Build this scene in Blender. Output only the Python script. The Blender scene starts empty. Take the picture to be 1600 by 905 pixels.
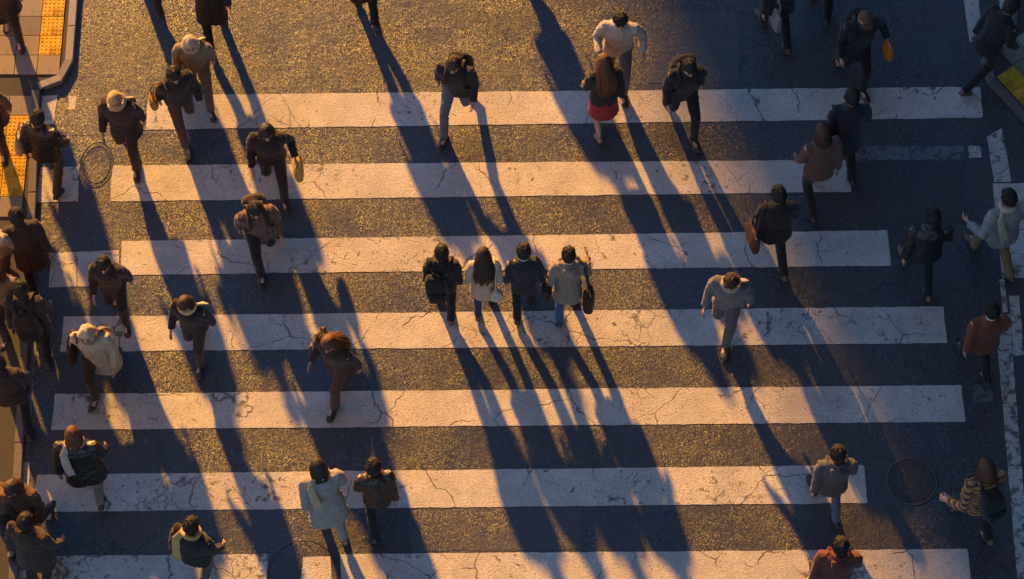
import bpy, math, random
import numpy as np
from mathutils import Vector, Matrix, Quaternion
random.seed(7); rng = np.random.default_rng(7)
R = math.radians
sc = bpy.context.scene
col = sc.collection

# ------------------------------------------------------------------ camera, sky, sun, exposure
W_PX, H_PX = 1600.0, 905.0
F_PX = 3952.0            # focal length in photograph pixels
TILT = R(25)             # from straight down
DIST = 32.4              # camera to the ground at the picture's centre
cam_data = bpy.data.cameras.new('camera'); cam = bpy.data.objects.new('camera', cam_data); col.objects.link(cam)
cam_data.sensor_width = 36.0; cam_data.lens = F_PX / W_PX * 36.0
cam_data.clip_start = 0.5; cam_data.clip_end = 3000
cam.location = (0, -DIST*math.sin(TILT), DIST*math.cos(TILT)); cam.rotation_euler = (TILT, 0, 0)
sc.camera = cam

SUN_EL, SUN_AZ = R(20.5), R(21.3)      # azimuth west of north (north is up in the picture)
world = bpy.data.worlds.new('World'); sc.world = world; world.use_nodes = True
wn = world.node_tree.nodes; wn.clear()
sky = wn.new('ShaderNodeTexSky'); sky.sky_type = 'NISHITA'; sky.sun_disc = False
sky.sun_elevation = SUN_EL; sky.sun_rotation = -SUN_AZ
sky.air_density = 1.2; sky.dust_density = 0.0; sky.ozone_density = 6.5
bg = wn.new('ShaderNodeBackground'); bg.inputs['Strength'].default_value = 0.095
wo = wn.new('ShaderNodeOutputWorld')
world.node_tree.links.new(sky.outputs[0], bg.inputs[0]); world.node_tree.links.new(bg.outputs[0], wo.inputs[0])

sun_data = bpy.data.lights.new('sun', 'SUN'); sun = bpy.data.objects.new('sun', sun_data); col.objects.link(sun)
sun_data.energy = 5.0; sun_data.angle = R(1.5); sun_data.color = (1.0, 0.465, 0.06)
sdir = Vector((math.sin(SUN_AZ)*math.cos(SUN_EL), -math.cos(SUN_AZ)*math.cos(SUN_EL), -math.sin(SUN_EL)))
sun.rotation_euler = sdir.to_track_quat('-Z', 'Y').to_euler(); sun.location = (-20, 50, 40)

sc.view_settings.view_transform = 'Standard'; sc.view_settings.look = 'None'
sc.view_settings.exposure = 1.55; sc.view_settings.gamma = 1.0; sc.view_settings.use_curve_mapping = False
sc.render.engine = 'CYCLES'
sc.cycles.max_bounces = 6; sc.cycles.caustics_reflective = False; sc.cycles.caustics_refractive = False; sc.cycles.use_denoising = True

def at(px, py, z=0.0):
    """photograph pixel -> point of the place at height z"""
    u, v = px - W_PX/2, H_PX/2 - py
    d = Vector((u/F_PX, v/F_PX*math.cos(TILT) + math.sin(TILT), v/F_PX*math.sin(TILT) - math.cos(TILT)))
    k = (z - cam.location.z) / d.z
    return Vector((cam.location.x + d.x*k, cam.location.y + d.y*k, z))

# ------------------------------------------------------------------ material helpers
def new_mat(name):
    m = bpy.data.materials.new(name); m.use_nodes = True
    nt = m.node_tree; b = nt.nodes['Principled BSDF']
    return m, nt, b
def N(nt, t, **kw):
    n = nt.nodes.new(t)
    for k, v in kw.items():
        if k in n.inputs.keys(): n.inputs[k].default_value = v
        else: setattr(n, k, v)
    return n
def L(nt, a, b): nt.links.new(a, b)
def math_(nt, op, a, b=None, clamp=False):
    n = nt.nodes.new('ShaderNodeMath'); n.operation = op; n.use_clamp = clamp
    for i, x in enumerate((a, b)):
        if x is None: continue
        if isinstance(x, (int, float)): n.inputs[i].default_value = x
        else: L(nt, x, n.inputs[i])
    return n.outputs[0]
def ramp(nt, x, lo, hi, a=0.0, b=1.0):
    n = nt.nodes.new('ShaderNodeMapRange'); n.interpolation_type = 'SMOOTHSTEP'
    L(nt, x, n.inputs['Value'])
    n.inputs['From Min'].default_value = lo; n.inputs['From Max'].default_value = hi
    n.inputs['To Min'].default_value = a; n.inputs['To Max'].default_value = b
    return n.outputs[0]
def mix(nt, f, a, b):
    n = nt.nodes.new('ShaderNodeMix'); n.data_type = 'RGBA'
    if isinstance(f, (int, float)): n.inputs[0].default_value = f
    else: L(nt, f, n.inputs[0])
    for i, x in ((6, a), (7, b)):
        if isinstance(x, tuple): n.inputs[i].default_value = (*x, 1)
        else: L(nt, x, n.inputs[i])
    return n.outputs[2]
def noise(nt, vec, scale, detail=4, rough=0.6):
    n = N(nt, 'ShaderNodeTexNoise', Scale=scale, Detail=detail, Roughness=rough); L(nt, vec, n.inputs['Vector']); return n.outputs['Fac']
def voro(nt, vec, scale, feature='F1', out='Distance'):
    n = nt.nodes.new('ShaderNodeTexVoronoi'); n.feature = feature; n.inputs['Scale'].default_value = scale
    L(nt, vec, n.inputs['Vector']); return n.outputs[out]
def bump(nt, h, strength, dist, b, prev=None):
    n = nt.nodes.new('ShaderNodeBump'); n.inputs['Strength'].default_value = strength; n.inputs['Distance'].default_value = dist
    L(nt, h, n.inputs['Height'])
    if prev is not None: L(nt, prev, n.inputs['Normal'])
    L(nt, n.outputs[0], b.inputs['Normal']); return n.outputs[0]
def warped(nt, vec, scale, amount):
    n = N(nt, 'ShaderNodeTexNoise', Scale=scale, Detail=3.0); L(nt, vec, n.inputs['Vector'])
    s = nt.nodes.new('ShaderNodeVectorMath'); s.operation = 'SUBTRACT'; L(nt, n.outputs['Color'], s.inputs[0]); s.inputs[1].default_value = (.5, .5, .5)
    k = nt.nodes.new('ShaderNodeVectorMath'); k.operation = 'SCALE'; L(nt, s.outputs[0], k.inputs[0]); k.inputs['Scale'].default_value = amount
    a = nt.nodes.new('ShaderNodeVectorMath'); a.operation = 'ADD'; L(nt, vec, a.inputs[0]); L(nt, k.outputs[0], a.inputs[1])
    return a.outputs[0]

def asphalt_colour(nt, P):
    big = noise(nt, P, 0.55, 5, 0.6); mid = noise(nt, P, 5, 6, 0.65)
    stone = voro(nt, P, 62, out='Color')
    sep = nt.nodes.new('ShaderNodeSeparateColor'); L(nt, stone, sep.inputs[0])
    c = mix(nt, ramp(nt, big, .3, .7), (.024, .0245, .026), (.040, .039, .038))
    c = mix(nt, ramp(nt, mid, .35, .75), c, (.030, .029, .029))
    c = mix(nt, ramp(nt, sep.outputs[0], .80, 1.0, 0, .6), c, (.15, .14, .13))
    c = mix(nt, ramp(nt, sep.outputs[1], .72, 1.0, 0, .6), c, (.010, .010, .011))
    crack = ramp(nt, voro(nt, warped(nt, P, 3.0, .28), .8, 'DISTANCE_TO_EDGE'), .002, .008, 1, 0)
    crack = math_(nt, 'MULTIPLY', crack, ramp(nt, noise(nt, P, 1.7, 3), .42, .52))
    mp = nt.nodes.new('ShaderNodeMapping'); mp.inputs['Scale'].default_value = (.55, .07, 1); L(nt, P, mp.inputs[0])
    track = noise(nt, mp.outputs[0], 1.6, 4, .6)
    c = mix(nt, ramp(nt, track, .40, .62, 0, .55), c, (.046, .042, .038))
    oil = ramp(nt, noise(nt, P, 2.1, 6, .7), .55, .72, 0, .6)
    c = mix(nt, oil, c, (.014, .014, .015))
    c = mix(nt, math_(nt, 'MULTIPLY', crack, .8), c, (.012, .012, .012))
    return c, crack
def asphalt_bump(nt, P, b, amount=1.0):
    """stone chips: every chip is a small facet with its own tilt, over a gently uneven surface"""
    Pw = warped(nt, P, 60, .012)
    def facets(scale):
        c = voro(nt, Pw, scale, out='Color')
        v = nt.nodes.new('ShaderNodeVectorMath'); v.operation = 'SUBTRACT'; L(nt, c, v.inputs[0]); v.inputs[1].default_value = (.5, .5, .5)
        m_ = nt.nodes.new('ShaderNodeVectorMath'); m_.operation = 'MULTIPLY'; L(nt, v.outputs[0], m_.inputs[0]); m_.inputs[1].default_value = (1, 1, 0)
        return m_.outputs[0]
    zone = ramp(nt, noise(nt, P, 1.1, 6, .68), .34, .66, .35, 1.2)
    f = facets(125); f2 = facets(260)
    ad = nt.nodes.new('ShaderNodeVectorMath'); ad.operation = 'ADD'; L(nt, f, ad.inputs[0]); L(nt, f2, ad.inputs[1])
    sc_ = nt.nodes.new('ShaderNodeVectorMath'); sc_.operation = 'SCALE'; L(nt, ad.outputs[0], sc_.inputs[0]); L(nt, math_(nt, 'MULTIPLY', zone, .46*amount), sc_.inputs['Scale'])
    g3 = noise(nt, P, 12, 6, .7)
    n0 = bump(nt, g3, .45*amount, .02, b)
    n1 = nt.nodes.new('ShaderNodeVectorMath'); n1.operation = 'ADD'; L(nt, n0, n1.inputs[0]); L(nt, sc_.outputs[0], n1.inputs[1])
    n2 = nt.nodes.new('ShaderNodeVectorMath'); n2.operation = 'NORMALIZE'; L(nt, n1.outputs[0], n2.inputs[0])
    L(nt, n2.outputs[0], b.inputs['Normal'])
    return n2.outputs[0]

def make_asphalt(name='asphalt', lift=1.0, tone=None):
    m, nt, b = new_mat(name)
    P = N(nt, 'ShaderNodeTexCoord').outputs['Object']
    c, crack = asphalt_colour(nt, P)
    if tone: c = mix(nt, .6, c, tone)
    L(nt, c, b.inputs['Base Color'])
    L(nt, ramp(nt, noise(nt, P, 1.2, 4), .3, .7, .33, .50), b.inputs['Roughness'])
    b.inputs['Specular IOR Level'].default_value = .55
    asphalt_bump(nt, P, b, lift)
    return m
def make_paint(name, wear, base=(.57, .515, .435)):
    """road paint; wear 0..1: how much asphalt shows through"""
    m, nt, b = new_mat(name)
    P = N(nt, 'ShaderNodeTexCoord').outputs['Object']
    ca, _ = asphalt_colour(nt, P)
    dirt = noise(nt, P, 2.4, 6, .7); fine = noise(nt, P, 30, 4, .7)
    cp = mix(nt, ramp(nt, dirt, .25, .75), base, tuple(.70*x for x in base))
    cp = mix(nt, ramp(nt, fine, .42, .72, 0, .7), cp, tuple(.50*x for x in base))
    cp = mix(nt, ramp(nt, noise(nt, P, .7, 6, .7), .45, .70, 0, .55), cp, tuple(.52*x for x in base))
    slab = voro(nt, P, 1.1, out='Color'); sep = nt.nodes.new('ShaderNodeSeparateColor'); L(nt, slab, sep.inputs[0])
    # chips where the paint has come off
    chips = noise(nt, P, 9, 8, .72); zone = noise(nt, P, .9, 3, .55)
    thr = math_(nt, 'ADD', chips, math_(nt, 'MULTIPLY', zone, .55))
    chip = ramp(nt, thr, 1.00 - .30*wear, 1.08 - .30*wear, 0, .8)
    pits = math_(nt, 'MULTIPLY', ramp(nt, voro(nt, P, 34), .16, .26, 1, 0), ramp(nt, noise(nt, P, 5, 5), .50, .60))
    # cracks: long ones crossing the stripe and a finer net in some places
    Pw = warped(nt, P, 3.0, .28)
    c1 = ramp(nt, voro(nt, Pw, .8, 'DISTANCE_TO_EDGE'), .002, .008, 1, 0)
    c2 = math_(nt, 'MULTIPLY', ramp(nt, voro(nt, warped(nt, P, 7, .12), 3.4, 'DISTANCE_TO_EDGE'), .008, .026, 1, 0), ramp(nt, noise(nt, P, .8, 3), .52, .60))
    c1 = math_(nt, 'MULTIPLY', c1, ramp(nt, noise(nt, P, 1.7, 3), .42, .52))
    c2 = math_(nt, 'MULTIPLY', c2, ramp(nt, noise(nt, P, 8, 3), .40, .55))
    hole = math_(nt, 'MAXIMUM', chip, math_(nt, 'MAXIMUM', math_(nt, 'MULTIPLY', pits, .8), math_(nt, 'MAXIMUM', math_(nt, 'MULTIPLY', c1, .7), math_(nt, 'MULTIPLY', c2, .6))), True)
    L(nt, mix(nt, hole, cp, ca), b.inputs['Base Color'])
    b.inputs['Roughness'].default_value = .6
    b.inputs['Specular IOR Level'].default_value = .35
    h = math_(nt, 'SUBTRACT', math_(nt, 'MULTIPLY', fine, .5), hole)
    n1 = bump(nt, h, .8, .006, b)
    bump(nt, voro(nt, P, 62), .55, .007, b, n1)
    return m
def make_stone(name, a, c2, scale=40, rough=.75, dirt=.5, d0=.55):
    m, nt, b = new_mat(name)
    P = N(nt, 'ShaderNodeTexCoord').outputs['Object']
    oi = N(nt, 'ShaderNodeObjectInfo').outputs['Random']
    cc = mix(nt, ramp(nt, noise(nt, P, scale, 6, .7), .3, .7), a, c2)
    hs = nt.nodes.new('ShaderNodeHueSaturation'); L(nt, cc, hs.inputs['Color']); L(nt, ramp(nt, oi, 0, 1, .78, 1.15), hs.inputs['Value'])
    st = noise(nt, P, 4, 6, .7)
    L(nt, mix(nt, ramp(nt, st, d0, d0 + .2, 0, dirt), hs.outputs[0], tuple(.35*x for x in a)), b.inputs['Base Color'])
    b.inputs['Roughness'].default_value = rough; b.inputs['Specular IOR Level'].default_value = .25
    bump(nt, noise(nt, P, 90, 4, .7), .5, .004, b)
    return m

M = {}
M['asphalt'] = make_asphalt()
M['asphalt_new'] = make_asphalt('asphalt_new', .8, (.016, .016, .018))
M['asphalt_pale'] = make_asphalt('asphalt_pale', 1.0, (.062, .058, .053))
M['asphalt_walk'] = make_stone('walk_asphalt', (.060, .055, .050), (.042, .039, .036), 60)
M['paint'] = make_paint('road_paint', .36)
M['paint_worn'] = make_paint('road_paint_worn', .62)
M['paint_old'] = make_paint('road_paint_old', .66, (.17, .17, .17))
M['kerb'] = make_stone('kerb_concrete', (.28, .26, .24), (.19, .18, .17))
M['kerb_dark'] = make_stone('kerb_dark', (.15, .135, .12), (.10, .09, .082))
M['slab'] = make_stone('paving_concrete', (.25, .20, .155), (.18, .15, .12))
M['tactile'] = make_stone('tactile_yellow', (.64, .37, .025), (.46, .25, .02), 30, dirt=.8, d0=.46)
M['iron'] = make_stone('cast_iron', (.05, .046, .043), (.085, .072, .06), 50, .55)
M['rust'] = make_stone('rusty_iron', (.030, .021, .015), (.018, .014, .012), 45, .75)
M['lid'] = make_stone('cover_concrete', (.09, .085, .08), (.06, .055, .05), 60)

_mc = {}
def fabric(rgb, rough=.85, weave=420, sheen=.15):
    key = ('f', rgb, rough)
    if key in _mc: return _mc[key]
    m, nt, b = new_mat('fabric'); P = N(nt, 'ShaderNodeTexCoord').outputs['Object']
    v = noise(nt, P, 9, 5, .65); f = noise(nt, P, 130, 3, .6)
    c = mix(nt, ramp(nt, v, .3, .7), tuple(.82*x for x in rgb), tuple(min(1, 1.12*x) for x in rgb))
    c = mix(nt, ramp(nt, f, .35, .7, 0, .35), c, tuple(.6*x for x in rgb))
    L(nt, c, b.inputs['Base Color']); b.inputs['Roughness'].default_value = rough
    b.inputs['Sheen Weight'].default_value = sheen; b.inputs['Specular IOR Level'].default_value = .25
    n1 = bump(nt, noise(nt, P, 14, 4, .6), .6, .02, b); bump(nt, f, .35, .003, b, n1)
    _mc[key] = m; return m
def quilted(rgb):
    key = ('q', rgb)
    if key in _mc: return _mc[key]
    m, nt, b = new_mat('quilted_nylon'); P = N(nt, 'ShaderNodeTexCoord').outputs['Object']
    w = nt.nodes.new('ShaderNodeTexWave'); w.wave_type = 'BANDS'; w.bands_direction = 'Z'; w.inputs['Scale'].default_value = 4.2; w.inputs['Distortion'].default_value = 1.2; w.inputs['Detail'].default_value = 1.0
    L(nt, P, w.inputs['Vector'])
    L(nt, mix(nt, ramp(nt, noise(nt, P, 12, 4), .3, .7), tuple(.8*x for x in rgb), tuple(1.15*x for x in rgb)), b.inputs['Base Color']); b.inputs['Roughness'].default_value = .42
    n1 = bump(nt, w.outputs['Fac'], .35, .012, b); bump(nt, noise(nt, P, 45, 4, .7), .5, .006, b, n1)
    _mc[key] = m; return m
def checked(rgb, rgb2):
    key = ('c', rgb, rgb2)
    if key in _mc: return _mc[key]
    m, nt, b = new_mat('checked_wool'); P = N(nt, 'ShaderNodeTexCoord').outputs['Object']; f = []
    for ax in 'XZ':
        w = nt.nodes.new('ShaderNodeTexWave'); w.wave_type = 'BANDS'; w.bands_direction = ax; w.inputs['Scale'].default_value = 5.0; w.inputs['Distortion'].default_value = .3
        L(nt, P, w.inputs['Vector']); f.append(ramp(nt, w.outputs['Fac'], .5, .65))
    L(nt, mix(nt, math_(nt, 'MULTIPLY', math_(nt, 'ADD', f[0], f[1]), .5), rgb, rgb2), b.inputs['Base Color']); b.inputs['Roughness'].default_value = .9; b.inputs['Sheen Weight'].default_value = .2
    bump(nt, noise(nt, P, 16, 4, .6), .6, .02, b)
    _mc[key] = m; return m
def striped(rgb, rgb2):
    key = ('s', rgb, rgb2)
    if key in _mc: return _mc[key]
    m, nt, b = new_mat('striped_knit'); P = N(nt, 'ShaderNodeTexCoord').outputs['Object']
    w = nt.nodes.new('ShaderNodeTexWave'); w.wave_type = 'BANDS'; w.bands_direction = 'Z'; w.inputs['Scale'].default_value = 6.5; w.inputs['Distortion'].default_value = .6
    L(nt, P, w.inputs['Vector'])
    L(nt, mix(nt, ramp(nt, w.outputs['Fac'], .42, .58), rgb, rgb2), b.inputs['Base Color']); b.inputs['Roughness'].default_value = .9
    b.inputs['Sheen Weight'].default_value = .2
    bump(nt, noise(nt, P, 120, 3, .6), .4, .003, b)
    _mc[key] = m; return m
def leather(rgb, rough=.45):
    key = ('l', rgb, rough)
    if key in _mc: return _mc[key]
    m, nt, b = new_mat('leather'); P = N(nt, 'ShaderNodeTexCoord').outputs['Object']
    L(nt, mix(nt, ramp(nt, noise(nt, P, 20, 5), .3, .7), tuple(.75*x for x in rgb), rgb), b.inputs['Base Color'])
    b.inputs['Roughness'].default_value = rough
    bump(nt, voro(nt, P, 160), .25, .002, b)
    _mc[key] = m; return m
def hairmat(rgb):
    key = ('h', rgb)
    if key in _mc: return _mc[key]
    m, nt, b = new_mat('hair'); P = N(nt, 'ShaderNodeTexCoord').outputs['Object']
    mp = nt.nodes.new('ShaderNodeMapping'); mp.inputs['Scale'].default_value = (1, 1, .18); L(nt, P, mp.inputs[0])
    s = noise(nt, mp.outputs[0], 120, 3, .7)
    L(nt, mix(nt, ramp(nt, s, .3, .7), tuple(.6*x for x in rgb), tuple(1.5*x for x in rgb)), b.inputs['Base Color'])
    b.inputs['Roughness'].default_value = .5; b.inputs['Specular IOR Level'].default_value = .45
    bump(nt, s, 1.0, .008, b)
    _mc[key] = m; return m
def skinmat(rgb=(.50, .31, .22)):
    key = ('k', rgb)
    if key in _mc: return _mc[key]
    m, nt, b = new_mat('skin'); P = N(nt, 'ShaderNodeTexCoord').outputs['Object']
    L(nt, mix(nt, ramp(nt, noise(nt, P, 25, 4), .3, .7), rgb, (rgb[0]*.9, rgb[1]*.8, rgb[2]*.75)), b.inputs['Base Color'])
    b.inputs['Roughness'].default_value = .5
    bump(nt, noise(nt, P, 200, 3), .2, .001, b)
    _mc[key] = m; return m

# ------------------------------------------------------------------ mesh helpers
def mesh_obj(name, V, F, mat, parent=None, smooth=True):
    me = bpy.data.meshes.new(name); me.from_pydata([tuple(v) for v in V], [], [tuple(f) for f in F])
    if mat: me.materials.append(mat)
    if smooth: me.polygons.foreach_set('use_smooth', [True]*len(me.polygons))
    o = bpy.data.objects.new(name, me); col.objects.link(o)
    if parent: o.parent = parent
    return o
def share(name, me, parent=None, loc=(0, 0, 0), rz=0.0):
    o = bpy.data.objects.new(name, me); col.objects.link(o); o.location = loc; o.rotation_euler = (0, 0, rz)
    if parent: o.parent = parent
    return o
def empty(name, loc=(0, 0, 0), rz=0.0):
    o = bpy.data.objects.new(name, None); col.objects.link(o); o.location = loc; o.rotation_euler = (0, 0, rz); o.empty_display_size = .2
    return o
def tag(o, label, cat, group=None):
    o['label'] = label; o['category'] = cat
    if group: o['group'] = group
    return o
def structure(o, label=None):
    o['kind'] = 'structure'
    if label: o['label'] = label
    return o
class MB:
    def __init__(s): s.V = []; s.F = []
    def add(s, V, F):
        k = len(s.V); s.V.extend([np.asarray(v, float) for v in V]); s.F.extend([tuple(i + k for i in f) for f in F]); return s
    def loft(s, rings, cap=True):
        """rings: list of (n,3) arrays"""
        n = len(rings[0]); V = [p for r in rings for p in r]; F = []
        for i in range(len(rings) - 1):
            for j in range(n):
                F.append((i*n + j, i*n + (j+1) % n, (i+1)*n + (j+1) % n, (i+1)*n + j))
        if cap:
            a = len(V); V.append(np.mean(rings[0], axis=0)); V.append(np.mean(rings[-1], axis=0)); k = (len(rings) - 1)*n
            for j in range(n):
                F.append((a, (j+1) % n, j)); F.append((a+1, k + j, k + (j+1) % n))
        return s.add(V, F)
    def tube(s, pts, radii, n=10, flat=None, up=(0, 1, 0)):
        """radii: number or (ru, rv); up: reference direction that ru follows sideways to"""
        pts = [np.asarray(p, float) for p in pts]; rings = []; up = np.asarray(up, float)
        for i, p in enumerate(pts):
            t = pts[min(i+1, len(pts)-1)] - pts[max(i-1, 0)]; t = t/np.linalg.norm(t)
            v = up - t*np.dot(up, t)
            if np.linalg.norm(v) < 1e-3: v = np.array((1., .3, .2)) - t*np.dot((1., .3, .2), t)
            v /= np.linalg.norm(v); u = np.cross(v, t)
            r = radii[i]; ru, rv = r if isinstance(r, tuple) else (r, r)
            a = np.linspace(0, 2*math.pi, n, endpoint=False)
            rings.append(p + np.outer(np.cos(a)*ru, u) + np.outer(np.sin(a)*rv, v))
        return s.loft(rings)
    def stack(s, specs, n=20, e=2.0, f=None):
        """specs: (z, cx, cy, rx, ry); superellipse exponent e; f maps points"""
        rings = []
        a = np.linspace(0, 2*math.pi, n, endpoint=False); ca, sa = np.cos(a), np.sin(a)
        for (z, cx, cy, rx, ry) in specs:
            x = cx + rx*np.sign(ca)*np.abs(ca)**(2/e); y = cy + ry*np.sign(sa)*np.abs(sa)**(2/e)
            P = np.stack([x, y, np.full(n, z)], 1)
            rings.append(f(P) if f else P)
        return s.loft(rings)
    def ball(s, c, r, nu=14, nv=9, f=None):
        c = np.asarray(c, float); r = np.asarray(r, float)*np.ones(3); rings = []
        for i in range(nv):
            th = math.pi*(i + .5)/nv
            a = np.linspace(0, 2*math.pi, nu, endpoint=False)
            P = np.stack([np.cos(a)*math.sin(th), np.sin(a)*math.sin(th), np.full(nu, -math.cos(th))], 1)*r + c
            rings.append(f(P) if f else P)
        return s.loft(rings)
    def box(s, lo, hi):
        x0, y0, z0 = lo; x1, y1, z1 = hi
        V = [(x0,y0,z0),(x1,y0,z0),(x1,y1,z0),(x0,y1,z0),(x0,y0,z1),(x1,y0,z1),(x1,y1,z1),(x0,y1,z1)]
        return s.add(V, [(0,3,2,1),(4,5,6,7),(0,1,5,4),(1,2,6,5),(2,3,7,6),(3,0,4,7)])
    def prism(s, poly, z0, z1):
        n = len(poly); V = [(p[0], p[1], z0) for p in poly] + [(p[0], p[1], z1) for p in poly]
        F = [tuple(range(n-1, -1, -1)), tuple(range(n, 2*n))] + [(i, (i+1) % n, n + (i+1) % n, n + i) for i in range(n)]
        return s.add(V, F)
    def build(s, name, mat, parent=None, smooth=True): return mesh_obj(name, s.V, s.F, mat, parent, smooth)

# ------------------------------------------------------------------ the setting: road, markings, pavements
ground = MB().add([(-900, -900, -.02), (900, -900, -.02), (900, 900, -.02), (-900, 900, -.02)], [(0, 1, 2, 3)]).build('ground', M['asphalt_walk'], smooth=False)
structure(ground)
road = MB().add([(-60, -80, 0), (60, -80, 0), (60, 45, 0), (-60, 45, 0)], [(0, 1, 2, 3)]).build('road', M['asphalt'], smooth=False)
structure(road, 'dark grey asphalt road under the zebra crossing')

def marking(name, quad, mat, z0=.0, th=.005, jit=.0035):
    """a painted quad given by four pixels (top-left, top-right, bottom-right, bottom-left), edges slightly uneven, with real thickness"""
    a, b, c, d = [at(*q) if not isinstance(q, Vector) else q for q in quad]
    n = max(2, int((b - a).length/.05)); k = max(2, int((d - a).length/.05))
    def edge(p, q, m):
        t = (q - p).normalized(); nn = Vector((-t.y, t.x, 0)); out = []; w = 0
        for i in range(m):
            w = .6*w + random.uniform(-jit, jit)
            out.append(p.lerp(q, i/m) + (nn*w if i else Vector((0, 0, 0))))
        return out
    loop = edge(a, b, n) + edge(b, c, k) + edge(c, d, n) + edge(d, a, k)
    loop.reverse()
    mb = MB().prism([(p.x, p.y) for p in loop], z0, z0 + th)
    return mb.build(name, mat, road, smooth=False)

stripes = [   # four corner pixels each
    ((232, 149), (1531, 136), (1536, 184), (228, 203), 'paint'),
    ((176, 259), (1326, 250), (1330, 300), (172, 315), 'paint'),
    ((64, 262), (124, 260), (122, 315), (56, 317), 'paint_worn'),
    ((80, 396), (186, 391), (187, 446), (76, 449), 'paint'),
    ((190, 377), (1386, 360), (1392, 415), (189, 430), 'paint'),
    ((100, 495), (1474, 479), (1480, 536), (94, 550), 'paint'),
    ((86, 616), (1502, 602), (1508, 659), (80, 672), 'paint'),
    ((58, 742), (1350, 727), (1355, 786), (50, 800), 'paint'),
    ((74, 869), (420, 866), (414, 940), (66, 943), 'paint_worn'),
    ((531, 866), (1512, 858), (1520, 935), (535, 942), 'paint'),
]
for q in stripes: marking('crosswalk_stripe', q[:4], M[q[4]])
# repaired rectangles of road surface
marking('road_patch', ((94, 154), (228, 152), (226, 210), (90, 212)), M['asphalt_pale'], th=.003, jit=.01)
marking('road_patch', ((1336, 254), (1508, 254), (1512, 352), (1340, 354)), M['asphalt_new'], th=.003, jit=.01)
marking('road_patch', ((640, 796), (905, 794), (910, 858), (642, 861)), M['asphalt_pale'], th=.003, jit=.01)
marking('road_patch', ((1010, 20), (1150, 18), (1154, 128), (1012, 130)), M['asphalt_pale'], th=.003, jit=.01)
# thinner and older lines
marking('road_line', ((1331, 230), (1505, 228), (1506, 249), (1331, 251)), M['paint_old'])
marking('road_line', ((1513, 228), (1533, 228), (1534, 246), (1514, 247)), M['paint_worn'])
marking('road_line', ((1520, 603), (1549, 602), (1551, 628), (1522, 629)), M['paint_old'])
marking('road_line', ((1503, -20), (1527, -20), (1534, 58), (1515, 66)), M['paint_worn'])
marking('road_line', ((1560, -20), (1575, -20), (1577, 26), (1563, 28)), M['paint_worn'])
marking('road_line', ((1542, 214), (1566, 200), (1580, 284), (1553, 284)), M['paint_worn'])
marking('road_line', ((1551, 287), (1660, 286), (1664, 432), (1566, 435)), M['paint_worn'])
marking('road_line', ((1562, 437), (1569, 437), (1575, 488), (1567, 488)), M['paint_worn'])
marking('road_line', ((1577, 462), (1592, 462), (1600, 555), (1583, 556)), M['paint_worn'])
marking('road_line', ((1554, 491), (1577, 491), (1612, 930), (1592, 930)), M['paint_worn'])
marking('road_line', ((66, 150), (90, 149), (84, 194), (63, 195)), M['paint_worn'])
marking('road_line', ((107, 150), (121, 150), (117, 171), (107, 172)), M['paint_worn'])
marking('road_line', ((124, 150), (226, 148), (226, 152), (124, 154)), M['paint_old'])
marking('road_line', ((47, 505), (60, 505), (44, 720), (28, 720)), M['paint_old'])
marking('road_line', ((30, 722), (47, 722), (40, 930), (20, 930)), M['paint_worn'])

# iron and concrete covers set into the road
def cover(label, px, py, rx, ry, m_ring, m_lid, pattern=True, z=0.0, fw=.025, studs=True, rings=(.78, .52, .27)):
    c = at(px, py); e = empty('manhole_cover', (c.x, c.y, z)); tag(e, label, 'manhole cover')
    n = 48; a = np.linspace(0, 2*math.pi, n, endpoint=False)
    def ring(k, zz, dx=0): return np.stack([np.cos(a)*(rx*k + dx), np.sin(a)*(ry*k + dx), np.full(n, zz)], 1)
    MB().loft([ring(1.0, -.01), ring(1.0, .011), ring(1, .012, -fw), ring(1, .001, -fw-.003)], cap=False).build('frame', m_ring, e)
    lid = MB().loft([ring(1, -.01, -fw-.009), ring(1, .006, -fw-.009), ring(1, .009, -fw-.015), ring(.5, .009), ring(.05, .009)]).build('lid', m_lid, e, smooth=False)
    if pattern:
        for k in rings:
            MB().loft([ring(k, .0085, .008), ring(k, .014, .006), ring(k, .014, -.006), ring(k, .0085, -.008)], cap=False).build('raised_ring', m_ring, e)
        stud = MB().loft([np.array([(-.016, -.01, .008), (.016, -.01, .008), (.016, .01, .008), (-.016, .01, .008)]),
                          np.array([(-.012, -.007, .014), (.012, -.007, .014), (.012, .007, .014), (-.012, .007, .014)])])
        first = None
        for k, cnt in () if not studs else ((.65, 18), (.40, 11), (.14, 4), (.87, 26)):
            for i in range(cnt):
                t = 2*math.pi*i/cnt
                if first is None: first = stud.build('stud', m_ring, e, smooth=False); o = first
                else: o = share('stud', first.data, e)
                o.location = (math.cos(t)*rx*k, math.sin(t)*ry*k, 0); o.rotation_euler = (0, 0, t + math.pi/2)
    return e
cover('round dark iron manhole cover beyond the right end of a stripe', 1425, 752, .318, .318, M['iron'], M['iron'])
cover('oval worn access cover near the yellow pavement at the left', 151, 257, .22, .34, M['asphalt_new'], M['asphalt_new'], z=-.006, fw=.013, studs=False, rings=(.80,))
cover('large round paved cover interrupting the lowest stripe, bottom edge', 474, 897, .43, .43, M['iron'], M['asphalt'], pattern=False, fw=.010, z=-.004)
marking('crosswalk_stripe', ((474, 871), (516, 870), (521, 935), (466, 938)), M['paint'], z0=.0095, th=.004)

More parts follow.
